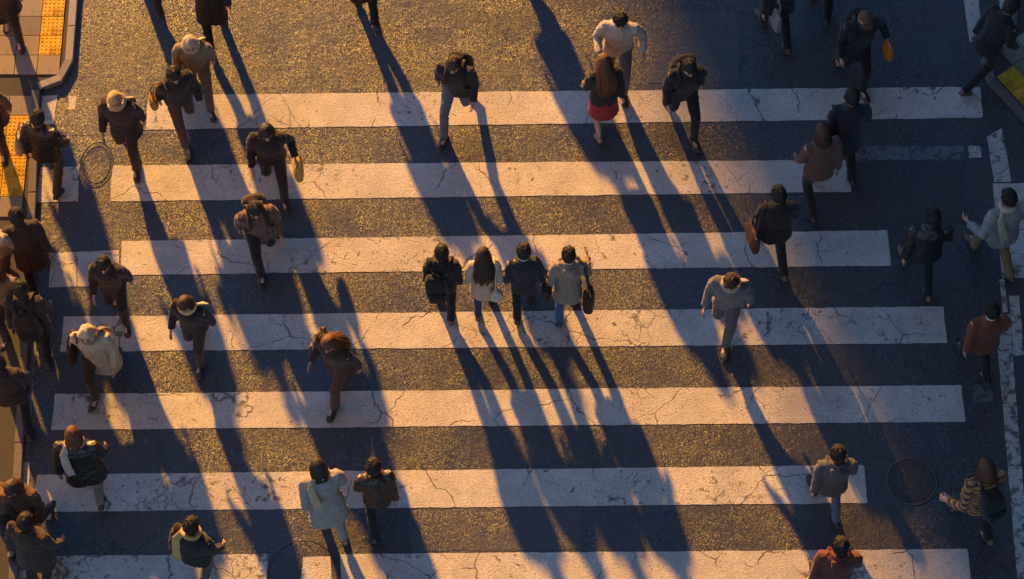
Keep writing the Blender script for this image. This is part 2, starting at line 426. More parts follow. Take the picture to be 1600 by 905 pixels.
# pavements
SW = .07
def slab_poly(name, pix, mat, label):
    poly = [at(*p, SW) for p in pix]; poly.reverse()
    o = MB().prism([(p.x, p.y) for p in poly], -.02, SW - .012).build(name, mat, smooth=False)
    return structure(o, label), [(p.x, p.y) for p in poly]
def inside(poly, x, y):
    c = False; n = len(poly)
    for i in range(n):
        (x1, y1), (x2, y2) = poly[i], poly[i-1]
        if (y1 > y) != (y2 > y) and x < (x2-x1)*(y-y1)/(y2-y1) + x1: c = not c
    return c
def bevel_tile(sx, sy, th, ch=.004):
    mb = MB()
    def r(z, d): return np.array([(-sx/2+d, -sy/2+d, z), (sx/2-d, -sy/2+d, z), (sx/2-d, sy/2-d, z), (-sx/2+d, sy/2-d, z)])
    mb.loft([r(0, 0), r(th-ch, 0), r(th, ch)]); return mb
T = .30
tact = bevel_tile(T-.006, T-.006, .02)
for i in range(5):
    for j in range(5):
        x, y = (i-2)*.058, (j-2)*.058
        a = np.linspace(0, 2*math.pi, 8, endpoint=False)
        tact.loft([np.stack([x + np.cos(a)*k, y + np.sin(a)*k, np.full(8, z)], 1) for k, z in ((.014, .019), (.0125, .0235), (.008, .0255))])
_t = tact.build('tactile_tile', M['tactile'], smooth=False); tact_me = _t.data; bpy.data.objects.remove(_t)
_t = bevel_tile(T-.006, T-.006, .02).build('paving_slab', M['slab'], smooth=False); slab_me = _t.data; bpy.data.objects.remove(_t)
def kerb_run(parent, pix, width=.11, piece=.6, top=SW + .012, mat='kerb'):
    pts = [at(*p, top) for p in pix]
    for a, b in zip(pts, pts[1:]):
        d = b - a; n = max(1, round(d.length/piece)); t = d.normalized(); nn = Vector((-t.y, t.x, 0))
        for i in range(n):
            p, q = a + d*(i/n) + t*.003, a + d*((i+1)/n) - t*.003
            r0 = [(p.x, p.y), (q.x, q.y), (q.x + nn.x*width, q.y + nn.y*width), (p.x + nn.x*width, p.y + nn.y*width)]
            ch = .012
            r1 = [(p.x + (t.x+nn.x)*ch, p.y + (t.y+nn.y)*ch), (q.x + (-t.x+nn.x)*ch, q.y + (-t.y+nn.y)*ch),
                  (q.x + (-t.x)*.004 + nn.x*(width-.004), q.y - t.y*.004 + nn.y*(width-.004)), (p.x + t.x*.004 + nn.x*(width-.004), p.y + t.y*.004 + nn.y*(width-.004))]
            z = top + random.uniform(-.002, .002)
            R3 = lambda rr, zz: np.array([(x, y, zz) for x, y in rr])
            mb = MB().loft([R3(r0, -.015), R3(r0, z - ch), R3(r1, z)])
            if nn.dot(Vector((0, 0, 1))) > 2: pass
            mb.build('kerb_stone', M[mat], parent, smooth=False)
west, wpoly = slab_poly('pavement_west', [(-500, -120), (130, -120), (114, 95), (97, 126), (62, 140), (57, 300), (33, 760), (24, 990), (-500, 990)], M['asphalt_walk'],
                        'raised pavement along the left edge with grey slabs and yellow tactile tiles')
# kerb: the inner side lies to the left of the running direction, so run upwards... (south to north keeps the pavement on the left)
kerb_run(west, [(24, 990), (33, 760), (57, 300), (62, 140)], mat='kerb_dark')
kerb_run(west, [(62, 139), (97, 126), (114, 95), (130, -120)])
def tiles(parent, me, name, x0, x1, y0, y1, poly, margin=.15):
    nx, ny = round((x1-x0)/T), round((y1-y0)/T)
    for i in range(nx):
        for j in range(ny):
            x, y = x0 + (i+.5)*T, y0 + (j+.5)*T
            if all(inside(poly, x + a, y + b) for a in (-margin, margin) for b in (-margin, margin)):
                share(name, me, parent, (x, y, SW - .014 + random.uniform(-.002, .002)), random.uniform(-.004, .004))
pk = at(112, 60, SW)       # inner side of the kerb
xk = pk.x - .125
tiles(west, tact_me, 'tactile_tile', xk - T, xk, 3.42, 3.42 + 7*T, wpoly)
tiles(west, slab_me, 'paving_slab', xk - 3*T, xk - T, 3.12, 3.12 + 8*T, wpoly)
tiles(west, slab_me, 'paving_slab', xk - T, xk, 3.12, 3.42, wpoly, .12)
tiles(west, tact_me, 'tactile_tile', xk - 5*T, xk - 3*T, 3.12, 3.12 + 8*T, wpoly)
xl = at(58, 250, SW).x - .135
tiles(west, slab_me, 'paving_slab', xl - 4*T, xl, 2.50, 2.80, wpoly, .13)
tiles(west, tact_me, 'tactile_tile', xl - 4*T, xl, 1.30, 2.50, wpoly, .13)
tiles(west, slab_me, 'paving_slab', xl - 4*T, xl, 1.00, 1.30, wpoly, .13)

east, epoly = slab_poly('pavement_east', [(1580, -120), (1577, 55), (1533, 93), (1545, 128), (1612, 200), (1690, 250), (2100, 250), (2100, -120)], M['asphalt_walk'],
                        'raised pavement corner at the top right with a yellow tactile patch')
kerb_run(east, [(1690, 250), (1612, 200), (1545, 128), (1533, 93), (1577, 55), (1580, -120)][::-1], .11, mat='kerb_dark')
ea, eb = at(1545, 128, SW), at(1612, 200, SW)
et = (eb - ea).normalized(); en = Vector((-et.y, et.x, 0)); ang = math.atan2(et.y, et.x)
for i in range(-1, 5):
    for j in range(0, 6):
        p = ea + et*((i+.5)*T) + en*(.13 + (j+.5)*T)
        if all(inside(epoly, p.x + sx*.14, p.y + sy*.14) for sx in (-1, 1) for sy in (-1, 1)):
            share('tactile_tile' if j == 0 else 'paving_slab', tact_me if j == 0 else slab_me, east, (p.x, p.y, SW - .014 + random.uniform(-.002, .002)), ang)

# ------------------------------------------------------------------ building north of the crossing: its shade covers the right of the picture
def office(label, x0, x1, y0, y1, h, storeys, bays, name='office_building', rz=0.0, cols=((.36, .34, .32), (.30, .29, .27)), pane=.36):
    e = empty(name, ((x0+x1)/2, (y0+y1)/2, 0), rz); tag(e, label, 'building')
    w, d = x1 - x0, y1 - y0
    wall = make_stone('facade_stone', *cols, 3)
    MB().box((-w/2, -d/2, -.05), (w/2, d/2, h)).build('wall', wall, e, smooth=False)
    MB().box((-w/2-.3, -d/2-.3, h+.003), (w/2+.3, d/2+.3, h+1.0)).build('roof', wall, e, smooth=False)
    g, nt, b = new_mat('window_glass'); b.inputs['Base Color'].default_value = (.03, .04, .05, 1); b.inputs['Roughness'].default_value = .08
    sw, sh = w/bays, h/storeys
    frame = MB()
    for (a, b2, c, d2) in ((-sw*pane, -sw*(pane-.04), .12*sh, .8*sh), (sw*(pane-.04), sw*pane, .12*sh, .8*sh)): frame.box((a, -.12, c), (b2, .02, d2))
    frame.box((-sw*pane, -.12, .8*sh+.002), (sw*pane, .02, .86*sh)); frame.box((-sw*(pane+.02), -.2, .06*sh), (sw*(pane+.02), .02, .12*sh-.002))
    f0 = frame.build('window_frame', M['kerb'], e, smooth=False); p0 = MB().box((-sw*(pane-.042), -.05, .122*sh), (sw*(pane-.042), .02, .798*sh)).build('window_pane', g, f0, smooth=False)
    first = True
    for s in range(storeys):
        for k in range(bays):
            f = f0 if first else share('window_frame', f0.data, e); first = False
            if f is not f0: share('window_pane', p0.data, f)
            f.location = (-w/2 + (k+.5)*sw, -d/2 - .025, s*sh)
    return e
tanaz = math.tan(SUN_AZ)
edge = at(1200, 500)
YB = 66.0
xb = edge.x - tanaz*(YB - edge.y)
office('grey concrete office block beyond the top edge, its shade on the right side', xb, xb + 52, YB, YB + 16, 36, 9, 14)
# unseen dark tower, added to cut the sky light on the crossing's right
office('added unseen dark grey tower beyond the right edge, blocking sky light', 10.0, 34.0, -24.0, 22.0, 42, 11, 8, 'added_sky_blocker', 0.0, ((.10, .10, .105), (.08, .08, .085)))
# unseen pale block, added and angled to bounce warm sunlight onto the left
fa, fb, fn, dep = Vector((-20.5, 3.2, 0)), Vector((-7.9, -4.07, 0)), Vector((.5, .866, 0)), 14.0
mid = (fa + fb)/2 - fn*dep/2; wid = (fb - fa).length
office('added unseen pale stone building beyond the left edge, bouncing warm sunlight', mid.x - wid/2, mid.x + wid/2, mid.y - dep/2, mid.y + dep/2, 22, 6, 5, 'added_bounce_block',
       math.atan2(fn.y, fn.x) + math.pi/2, ((.74, .68, .58), (.66, .60, .50)), .22)

# ------------------------------------------------------------------ people
JOBS = []          # (object, displacement amplitude, frequency)
def ik(a, target, l1, l2, pole):
    a = np.asarray(a, float); d = np.asarray(target, float) - a; D = np.linalg.norm(d); n = d/D
    D = min(D, .995*(l1 + l2)); c = (l1*l1 + D*D - l2*l2)/(2*l1*D); s = math.sqrt(max(0, 1 - c*c))
    p = np.asarray(pole, float); p = p - n*np.dot(p, n); p /= np.linalg.norm(p)
    return a + n*l1*c + p*l1*s, a + n*D
def rotz(P, a): 
    c, s = np.cos(a), np.sin(a); P = np.asarray(P, float)
    return np.stack([P[..., 0]*c - P[..., 1]*s, P[..., 0]*s + P[..., 1]*c, P[..., 2]], -1)
def rotx(P, a, z0, y0=0.0):
    c, s = np.cos(a), np.sin(a); P = np.asarray(P, float); y, z = P[..., 1] - y0, P[..., 2] - z0
    return np.stack([P[..., 0], y*c - z*s + y0, y*s + z*c + z0], -1)
def remesh_job(name, mb, mat, parent, voxel, it, amp=0.0, freq=1.0, keep=None):
    o = mb.build(name, mat, parent)
    m = o.modifiers.new('r', 'REMESH'); m.mode = 'VOXEL'; m.voxel_size = voxel; m.use_smooth_shade = True
    s = o.modifiers.new('s', 'SMOOTH'); s.factor = .5; s.iterations = it
    if keep: d = o.modifiers.new('d', 'DECIMATE'); d.ratio = keep
    JOBS.append((o, amp, freq, mat)); return o

HAIR = {'black': (.012, .010, .009), 'brown': (.045, .022, .012), 'auburn': (.10, .035, .013), 'dark': (.022, .014, .010), 'grey': (.25, .24, .23), 'blond': (.35, .22, .09)}
G_CROWD = 'pedestrians crossing the zebra crossing'

def person(label, px, py, face=0, H=1.70, z=0.0, bw=1.0, stride=.55, fwd=1, lean=5, twist=7, swing=.13,
           top='jacket', topc=(.02, .02, .022), legs='trousers', legc=(.02, .02, .025), shoec=(.03, .02, .015), hair='short', hairc='black',
           yaw=0, nod=8, LA=None, RA=None, collar=None, hood=False, skin=(.50, .31, .22), scarf=None, group=G_CROWD, voxel=.0135, mat_top=None):
    g = at(px, py - 14, z); k = H/1.72; seed = len(JOBS)*1.37
    root = empty('person', (g.x, g.y, z), R(face)); tag(root, label, 'person', group)
    root.scale = (k, k, k)
    lean_, tw = R(lean), R(twist)*fwd
    HIPZ = .915 - .09*(stride/.7)**2
    def up(P):          # neutral upper body -> leaned and twisted
        P = np.asarray(P, float); w = np.clip((P[..., 2] - .95)/.42, 0, 1)
        c, s = np.cos(tw*(-.5 + 1.5*w)*-1), np.sin(tw*(-.5 + 1.5*w)*-1)
        Q = np.stack([P[..., 0]*c - P[..., 1]*s, P[..., 0]*s + P[..., 1]*c, P[..., 2] + (HIPZ - .915)], -1)
        return rotx(Q, -lean_, .92)
    # legs
    L_ = {}
    for sx in (-1, 1):
        front = (sx == -1) == (fwd == 1)
        hip = np.array((sx*.088, 0, HIPZ)); hip = rotz(hip, tw*.5)
        if front: foot = np.array((sx*.085, stride*.5, .085)); pitch = R(-8) if stride > .4 else 0; foot[2] += .012 if stride > .4 else 0
        else:
            lift = min(1, stride/.6); pitch = R(38)*lift; foot = np.array((sx*.085, -stride*.5, .085*math.cos(pitch) + .125*math.sin(pitch)))
        knee, ank = ik(hip, foot, .425, .425, (sx*.08, 1, 0)); L_[sx] = (hip, knee, ank, pitch)
    # arms
    A_ = {}
    for sx, tgt in ((-1, LA), (1, RA)):
        sh = up((sx*.188*bw, -.005, 1.400))
        ph = 1 if (sx == 1) == (fwd == 1) else -1
        if tgt is None:
            w = up((sx*.275*bw, .0, .0)); w = np.array((sx*.245*bw + 0, ph*swing + .03 + sh[1]*.6, sh[2] - .525 + .05*max(0, ph)*swing/.2)); pole = (sx*.15, -1, -.1)
        else: w = np.asarray(tgt[:3], float); pole = tgt[3] if len(tgt) > 3 else (sx*.12, -1, -.1)
        el, wr = ik(sh, w, .285, .255, pole); A_[sx] = (sh, el, wr)
    # head frame
    neck = up((0, -.012, 1.46)); hc = up((0, .018, 1.612))
    def headf(P): 
        Q = rotx(np.asarray(P, float), -R(nod) - lean_*.5, 0.0); Q = rotz(Q, R(yaw)); return Q + hc
    def head_pts(D, extra):
        x, y, zz = D[:, 0], D[:, 1], D[:, 2]
        low = np.clip(-zz, 0, 1)
        X = x*.078*(1 - .28*low**1.4); Y = y*.094*(1 - .12*low) + .018*low*(y > -2); Z = zz*.116
        Pn = np.stack([X, Y, Z], 1); return Pn*(1 + (extra/.09)[:, None])
    # ---- body: one continuous surface
    b = MB()
    b.stack([(.83, 0, 0, .12, .09), (.92, 0, 0, .15, .11), (1.08, 0, 0, .135, .10), (1.25, 0, 0, .155, .11), (1.36, 0, 0, .15, .10), (1.43, 0, -.005, .10, .075), (1.47, 0, -.01, .058, .058), (1.56, 0, .0, .054, .056)], 16, 2.2, up)
    def dirs(nu, nv):
        out = []
        for i in range(nv):
            th = math.pi*(i + .5)/nv; a = np.linspace(0, 2*math.pi, nu, endpoint=False)
            out.append(np.stack([np.cos(a)*math.sin(th), np.sin(a)*math.sin(th), np.full(nu, -math.cos(th))], 1))
        return out
    b.loft([headf(head_pts(D, np.zeros(len(D)))) for D in dirs(18, 12)])
    b.tube([headf(p) for p in ((0, .078, .022), (0, .098, -.008), (0, .105, -.026), (0, .085, -.036))], [.008, .012, .016, .010], 8)
    for sx in (-1, 1): b.ball((0, 0, 0), (.012, .022, .034), 10, 7, lambda P, sx=sx: headf(P + np.array((sx*.077, -.005, -.008))))
    for sx in (-1, 1):
        hip, knee, ank, pitch = L_[sx]
        b.tube([hip, (hip+knee)/2, knee, knee*.6+ank*.4, ank], [.075, .066, .05, .05, .036], 10)
        fd = np.array((0, math.cos(pitch), -math.sin(pitch)))
        b.tube([ank - fd*.04 - np.array((0, 0, .03)), ank + fd*.05 - np.array((0, 0, .04)), ank + fd*.14 - np.array((0, 0, .05))], [(.028, .03), (.036, .026), (.03, .016)], 8, up=(0, 0, 1))
        sh, el, wr = A_[sx]
        b.tube([up((sx*.10, 0, 1.385)), sh, (sh+el)/2, el, (el+wr)/2, wr], [.06, .055, .046, .038, .036, .026], 10)
        d = (wr - el)/np.linalg.norm(wr - el)
        side = np.array((0, 1., 0)) - d*d[1]
        if np.linalg.norm(side) < .3: side = np.array((0, 0, 1.)) - d*d[2]
        side /= np.linalg.norm(side)                    # thumb side
        pal = np.cross(d, side)*sx; pal /= np.linalg.norm(pal)
        if np.dot(pal, (-sx, 0, 0)) < 0: pal = -pal    # palm looks inwards
        b.tube([wr - d*.02, wr + d*.03, wr + d*.065, wr + d*.095], [(.024, .020), (.034, .016), (.040, .015), (.036, .012)], 10, up=tuple(pal))
        for q, (off, ln) in enumerate(((.033, .070), (.011, .080), (-.011, .075), (-.033, .058))):
            p0 = wr + d*.085 + side*off*.9; dd = d + side*off*5.5; dd /= np.linalg.norm(dd); pts = [p0]; cur = .25
            for s_ in (.42, .33, .25):
                v = dd*math.cos(cur) + pal*math.sin(cur); pts.append(pts[-1] + v*ln*s_); cur += .38
            b.tube(pts, [.010, .0095, .009, .007], 7)
        t0 = wr + d*.025 + side*.026; t1 = t0 + (d*.6 + side*.75 + pal*.2)*.045; t2 = t1 + (d*.9 + side*.3 + pal*.35)*.035
        b.tube([t0, t1, t2], [.013, .0105, .008], 7)
    remesh_job('body', b, skinmat(skin), root, .0085, 2, keep=.42)
    if 70 < (face + yaw) % 360 < 290:
        ey = fabric((.015, .012, .01), .3)
        for sx in (-1, 1):
            MB().ball((0, 0, 0), (.012, .007, .005), 10, 6, lambda P, sx=sx: headf(P + np.array((sx*.030, .083, .012)))).build('eye', ey, root)
            MB().tube([headf((sx*.014, .090, .030)), headf((sx*.030, .089, .036)), headf((sx*.046, .078, .030))], [.004, .005, .003], 6).build('eyebrow', hairmat(HAIR[hairc] if hairc in HAIR else HAIR['dark']), root)
        MB().tube([headf((-.022, .080, -.056)), headf((0, .094, -.054)), headf((.022, .080, -.056))], [.004, .007, .004], 6).build('mouth', skinmat((.36, .13, .10)), root)
    # ---- top garment
    t = MB(); hem = {'jacket': .80, 'suit': .77, 'coat': .59, 'long': .46, 'hoodie': .82}[top]
    fl = {'jacket': 1.0, 'suit': 1.0, 'coat': 1.10, 'long': 1.22, 'hoodie': 1.03}[top]
    pad = 1.0 if top != 'suit' else .97
    spec = [(hem, 0, -.005, .198*fl*bw, .150*fl), (max(hem + .10, .82), 0, -.005, .188*fl**.6*bw, .146*fl**.6), (.96, 0, -.005, .180*bw, .140), (1.09, 0, 0, .170*bw*pad, .134),
            (1.22, 0, 0, .186*bw, .142), (1.33, 0, -.004, .194*bw, .140), (1.395, 0, -.008, .180*bw, .118), (1.44, 0, -.012, .125*bw, .092), (1.475, 0, -.012, .080, .074), (1.505, 0, -.008, .066, .068)]
    if top == 'long': spec.insert(1, (.58, 0, -.005, .215*bw, .165))
    t.stack(spec, 22, 2.3, up)
    for sx in (-1, 1):
        sh, el, wr = A_[sx]; inn = up((sx*.11*bw, -.005, 1.375)); r = .95 if top == 'suit' else 1.05
        d = (wr - el)/np.linalg.norm(wr - el)
        t.tube([inn, sh + np.array((-sx*.012, 0, -.008)), sh*.72 + el*.28, sh*.4 + el*.6, el, el*.55 + wr*.45, wr - d*.01], [.074*r, .077*r, .070*r, .064*r, .061*r, .056*r, .050*r], 12)
    # collar
    a = np.linspace(0, 2*math.pi, 15)
    t.tube([up((math.cos(q)*.071, math.sin(q)*.074 - .012 + .012*math.sin(q), 1.505 - .028*math.sin(q))) for q in a], [(.018, .026)]*15, 8, up=(0, 0, 1))
    if hood:
        a = np.linspace(-.5, math.pi + .5, 13)
        t.tube([up((math.cos(q)*.112, -math.sin(q)*.105 + .02, 1.478 - .035*math.sin(q))) for q in a], [.034 + .02*max(0, math.sin(q)) for q in a], 10)
        t.tube([up(p) for p in ((0, -.10, 1.47), (0, -.155, 1.42), (0, -.175, 1.35), (0, -.165, 1.29))], [(.10, .05), (.095, .05), (.075, .035), (.03, .02)], 12, up=(0, 1, 0))
    tm = mat_top or fabric(topc)
    to = remesh_job({'jacket': 'jacket', 'suit': 'suit_jacket', 'coat': 'coat', 'long': 'coat', 'hoodie': 'hooded_jacket'}[top], t, tm, root, voxel, 2, .007, 1.1)
    to['vent'] = 1 if top in ('suit', 'coat') else 0
    # ---- legs
    q = MB()
    q.stack([(.815, 0, 0, .165*bw, .128), (.88, 0, 0, .175*bw, .136), (.96, 0, 0, .168*bw, .128), (1.04, 0, 0, .155*bw, .12)], 20, 2.2, up)
    for sx in (-1, 1):
        hip, knee, ank, pitch = L_[sx]; wl = {'trousers': 1.0, 'jeans': .94, 'wide': 1.3, 'skirt': .62}[legs]
        q.tube([hip + np.array((0, 0, .03)), hip*.6+knee*.4, knee, knee*.6+ank*.4, knee*.1+ank*.9, ank + (ank-knee)*.10], [.096, .088*min(1, wl+.05), .070*wl, .066*wl, .060*wl, .062*wl], 12)
    remesh_job('trousers' if legs != 'skirt' else 'tights', q, fabric(legc), root, voxel, 2, .006, 1.25)
    if legs == 'skirt':
        s_ = MB(); s_.stack([(.52, 0, .0, .22*bw, .20), (.70, 0, 0, .20*bw, .175), (.86, 0, 0, .185*bw, .15), (1.0, 0, 0, .165*bw, .13)], 24, 2.0, up)
        remesh_job('skirt', s_, fabric((.30, .03, .028)), root, voxel, 2, .006, 1.2)
    # ---- shoes
    for sx in (-1, 1):
        hip, knee, ank, pitch = L_[sx]; fd = np.array((0, math.cos(pitch), -math.sin(pitch))); fu = np.array((0, math.sin(pitch), math.cos(pitch)))
        out = np.array((sx*.12, 0, 0))
        rings = []; n = 14; aa = np.linspace(0, 2*math.pi, n, endpoint=False)
        for (y, hw, h) in ((-.078, .020, .050), (-.068, .033, .068), (-.03, .038, .085), (.03, .040, .080), (.09, .046, .058), (.14, .045, .045), (.178, .034, .034), (.192, .018, .022)):
            c = ank + fd*y - fu*.083 + out*max(0, y)
            ca, sa = np.cos(aa), np.sin(aa)
            rings.append(c + np.outer(np.sign(ca)*np.abs(ca)**.8*hw, (1, 0, 0)) + np.outer((np.clip(sa, -.35, 1) + .35)/1.35*h, fu))
        so = MB().loft(rings).build('shoe', leather(shoec), root)
        sr = []
        for (y, hw) in ((-.084, .018), (-.07, .036), (-.02, .040), (.03, .038), (.09, .049), (.14, .048), (.185, .034), (.200, .015)):
            c = ank + fd*y - fu*.085 + out*max(0, y)
            sr.append(np.array([c + np.array((-hw, 0, 0)), c + np.array((hw, 0, 0)), c + np.array((hw, 0, 0)) + fu*.016, c + np.array((-hw, 0, 0)) + fu*.016]))
        MB().loft(sr).build('sole', leather((.09, .08, .07) if sum(shoec) < 1 else (.6, .58, .55), .7), so)
    # ---- collar of a shirt, scarf
    if collar:
        a = np.linspace(0, 2*math.pi, 17)
        MB().tube([up((math.cos(v)*.061, math.sin(v)*.064 - .008, 1.530 - .02*math.sin(v))) for v in a], [(.010, .020)]*17, 8, up=(0, 0, 1)).build('shirt_collar', fabric(collar), root)
    if scarf:
        a = np.linspace(0, 2*math.pi, 19)
        m_ = MB().tube([up((math.cos(v)*.095, math.sin(v)*.092 - .005, 1.505 - .02*math.sin(v) + .008*math.sin(3*v))) for v in a], [(.034, .040)]*19, 10, up=(0, 0, 1))
        m_.tube([up((-.09, -.06, 1.50)), up((-.14, -.13, 1.40)), up((-.13, -.19, 1.22)), up((-.12, -.21, 1.05))], [(.045, .02), (.055, .02), (.06, .016), (.06, .012)], 10, up=(0, 1, 0))
        remesh_job('scarf', m_, fabric(scarf), root, .011, 2, .004, 1.8)
    # ---- hair or head covering
    hm = hairmat(HAIR[hairc]) if hairc in HAIR else fabric(hairc)
    h = MB(); rings = []
    th0 = {'short': .021, 'long': .020, 'bob': .024, 'bun': .016, 'cap': .018, 'hood': .024}[hair]
    ph1 = rng.uniform(0, 6)
    for D in dirs(40, 22):
        x, y, zz = D[:, 0], D[:, 1], D[:, 2]
        ss = lambda v, lo, hi: (lambda t_: t_*t_*(3 - 2*t_))(np.clip((v - lo)/(hi - lo), 0, 1))
        lowcut = {'short': -.38, 'long': -.75, 'bob': -.85, 'bun': -.45, 'cap': .12, 'hood': -1.2}[hair]
        front = ss(y, .05, .42)*(1 - ss(zz, .30, .52)); nape = 1 - ss(zz, lowcut - .12, lowcut + .1)
        if hair in ('short', 'bun'): side = ss(np.abs(x), .55, .85)*(1 - ss(zz, -.22, -.05))*ss(y, -.5, -.2)
        else: side = 0*x
        if hair == 'hood': front = ss(y, .45, .7)*(1 - ss(zz, .45, .65))
        m_ = np.clip((1 - front)*(1 - nape)*(1 - side), 0, 1)
        az = np.arctan2(x, y + .35); rad = np.sqrt(x*x + (y + .35)**2)
        tex = .0028*np.sin(az*23 + 2.5*np.sin(az*5 + ph1) + zz*3) + .0020*np.sin(az*41 + ph1)
        if hair == 'cap': tex = 0*tex
        if hair == 'hood': tex = .004*np.sin(az*5 + ph1)
        rings.append(headf(head_pts(D, m_*(th0 + tex + .008*np.clip(zz, 0, 1)) - (1 - m_)*.012)))
    h.loft(rings)
    if hair in ('short', 'bun'):          # tufts lying out from the whorl at the crown
        for i in range(130):
            az_ = rng.uniform(0, 2*math.pi); t0_ = rng.uniform(.05, 1.15); t1_ = t0_ + rng.uniform(.30, .5)
            tw_ = rng.uniform(.1, .5); pts = []
            for q_ in range(4):
                t_ = t0_ + (t1_ - t0_)*q_/3; aq = az_ + tw_*q_/3
                D_ = np.array([(math.sin(t_)*math.cos(aq), math.sin(t_)*math.sin(aq) - .25*math.cos(t_), math.cos(t_))]); D_ /= np.linalg.norm(D_)
                pts.append(headf(head_pts(D_, np.array([.024 + .006*D_[0, 2] + (-.004, .0005, .001, -.004)[q_]])))[0])
            if D_[0, 1] > .25 and D_[0, 2] < .3: continue
            h.tube(pts, [(.006, .004), (.008, .005), (.007, .005), (.002, .002)], 5)
    if hair == 'cap':
        h.tube([headf((0, .07, .045)), headf((0, .12, .04)), headf((0, .16, .028))], [(.078, .012), (.072, .010), (.045, .007)], 14, up=(0, 0, 1))
    if hair == 'bun': h.ball((0, 0, 0), (.042, .04, .04), 14, 9, lambda P: headf(P + np.array((0, -.105, .05))))
    if hair in ('long', 'bob'):
        nl = 64 if hair == 'long' else 44
        for i in range(nl):
            a_ = math.pi*(1.0 + .0) + (i/(nl-1) - .5)*math.pi*1.25        # around the back of the head
            sx_, sy_ = math.sin(a_ - math.pi), -math.cos(a_ - math.pi)
            ln = (.36 if hair == 'long' else .10)*rng.uniform(.8, 1.08)*(1 - .25*abs(i/(nl-1) - .5))
            P0 = headf((sx_*.03, sy_*.04 - .02, .118)); P1 = headf((sx_*.080, sy_*.100 - .004, .05)); P2 = headf((sx_*.090, sy_*.112, -.04))
            back = rng.uniform(.0, .03); j = rng.uniform(-.012, .012)
            P3 = np.array(up((sx_*.115 + j, sy_*.115 - .045 - back, 1.455))); P4 = np.array(up((sx_*.120 + 2*j, sy_*.07 - .115 - back, 1.455 - ln*.55))); P5 = np.array(up((sx_*.095 + 3*j, sy_*.04 - .135 - back, 1.455 - ln)))
            pts = [P0, P1, P2, P3, P4, P5] if hair == 'long' else [P0, P1, P2, P2*.4 + P3*.6]
            rr = [.008, .015, .017, .016, .013, .003][:len(pts)]; rr[-1] = .004
            h.tube(pts, [(v*1.2, v*.7) for v in rr], 6)
    h.build({'cap': 'cap', 'hood': 'hood'}.get(hair, 'hair'), hm, root)
    return dict(root=root, up=up, arms=A_, g=g, face=face, k=k, z=z, headf=headf)

def carried(name, p, label, cat, group='bags carried by pedestrians'):
    e = empty(name, (p['g'].x, p['g'].y, p['z']), R(p['face'])); e.scale = (p['k'],)*3
    return tag(e, label, cat, group)
def backpack(p, label, rgb, dx=0.0, s=1.0, one=False):
    e = carried('backpack', p, label, 'backpack'); up = p['up']; m = fabric(rgb, .75); m2 = fabric(tuple(.7*c for c in rgb), .7)
    f = lambda P: up(P)
    b = MB(); b.stack([(.93, dx, -.225, .125*s, .060), (.95, dx, -.230, .150*s, .085), (1.10, dx, -.235, .158*s, .095), (1.25, dx, -.230, .150*s, .088), (1.345, dx, -.220, .128*s, .070), (1.385, dx, -.210, .085*s, .045)], 24, 3.2, f)
    remesh_job('pack_body', b, m, e, .013, 2, .004, 1.4)
    c = MB(); c.stack([(.955, dx, -.325, .105*s, .028), (.98, dx, -.330, .122*s, .040), (1.10, dx, -.330, .120*s, .040), (1.135, dx, -.322, .108*s, .026)], 20, 3.2, f); c.build('pocket', m2, e)
    z_ = MB(); a = np.linspace(0, math.pi, 9)
    z_.tube([up((dx + math.cos(v)*.118*s, -.300 + .03*math.sin(v), 1.20 + .125*math.sin(v))) for v in a], [.006]*9, 6).build('zip', leather((.10, .10, .11), .3), e)
    MB().tube([up((dx - .03, -.19, 1.375)), up((dx - .02, -.185, 1.425)), up((dx + .02, -.185, 1.425)), up((dx + .03, -.19, 1.375))], [.009]*4, 6).build('handle', m2, e)
    for sx in (-1, 1):
        x = sx*.095
        MB().tube([up((dx*.4 + x*.9, -.165, 1.34)), up((x, -.135, 1.425)), up((x, -.075, 1.485)), up((x, .0, 1.487)), up((x*1.05, .085, 1.44)), up((x*1.15, .145, 1.33)), up((x*1.35, .15, 1.18)), up((x*1.75, .08, 1.05)), up((dx*.5 + x*1.5, -.12, .98))],
                  [(.028, .010)]*9, 8, up=(0, 1, .3)).build('strap', m2, e)
    return e
def tote(p, label, rgb, side=1, y=-.13, x=.29, top=.93, w=.17, h=.34, th=.055, cat='shoulder bag', name='shoulder_bag', strapc=None, flare=1.15, hang='shoulder'):
    e = carried(name, p, label, cat); up = p['up']; m = leather(rgb, .55); sm = leather(strapc or tuple(.8*c for c in rgb), .5); xs = side*x
    b = MB(); b.stack([(top - h, xs, y, th*.9, w*flare*.94), (top - h + .02, xs, y, th*1.1, w*flare), (top - h*.5, xs, y, th*1.15, w*(1 + flare)/2), (top - .03, xs, y, th*.7, w), (top, xs, y, th*.45, w*.97)], 20, 3.0)
    remesh_job('bag_body', b, m, e, .012, 2, .005, 1.3)
    if hang == 'shoulder':
        s0 = up((side*.155, -.01, 1.495))
        for d in (-.6, .6):
            MB().tube([(xs, y + d*w, top - .03), (xs - side*.01, y + d*w*.8, top + .15), (s0*.35 + np.array((xs, y + d*w*.6, top + .25))*.65), s0 + np.array((side*.035, d*.03 - .01, -.05)), s0 + np.array((0, d*.02, .004)), s0 + np.array((-side*.02, .09, -.07))], [(.012, .006)]*6, 6, up=(0, 1, 0)).build('strap', sm, e)
    else:
        sh, el, wr = p['arms'][side]; hnd = wr + (wr - el)/np.linalg.norm(wr - el)*.085
        for d in (-.5, .5):
            MB().tube([(xs + d*.03, y - w*.45, top - .02), hnd + np.array((d*.02, -.035, .0)), hnd + np.array((d*.02, .035, 0)), (xs + d*.03, y + w*.45, top - .02)], [.007]*4, 6).build('handle', sm, e)
    return e

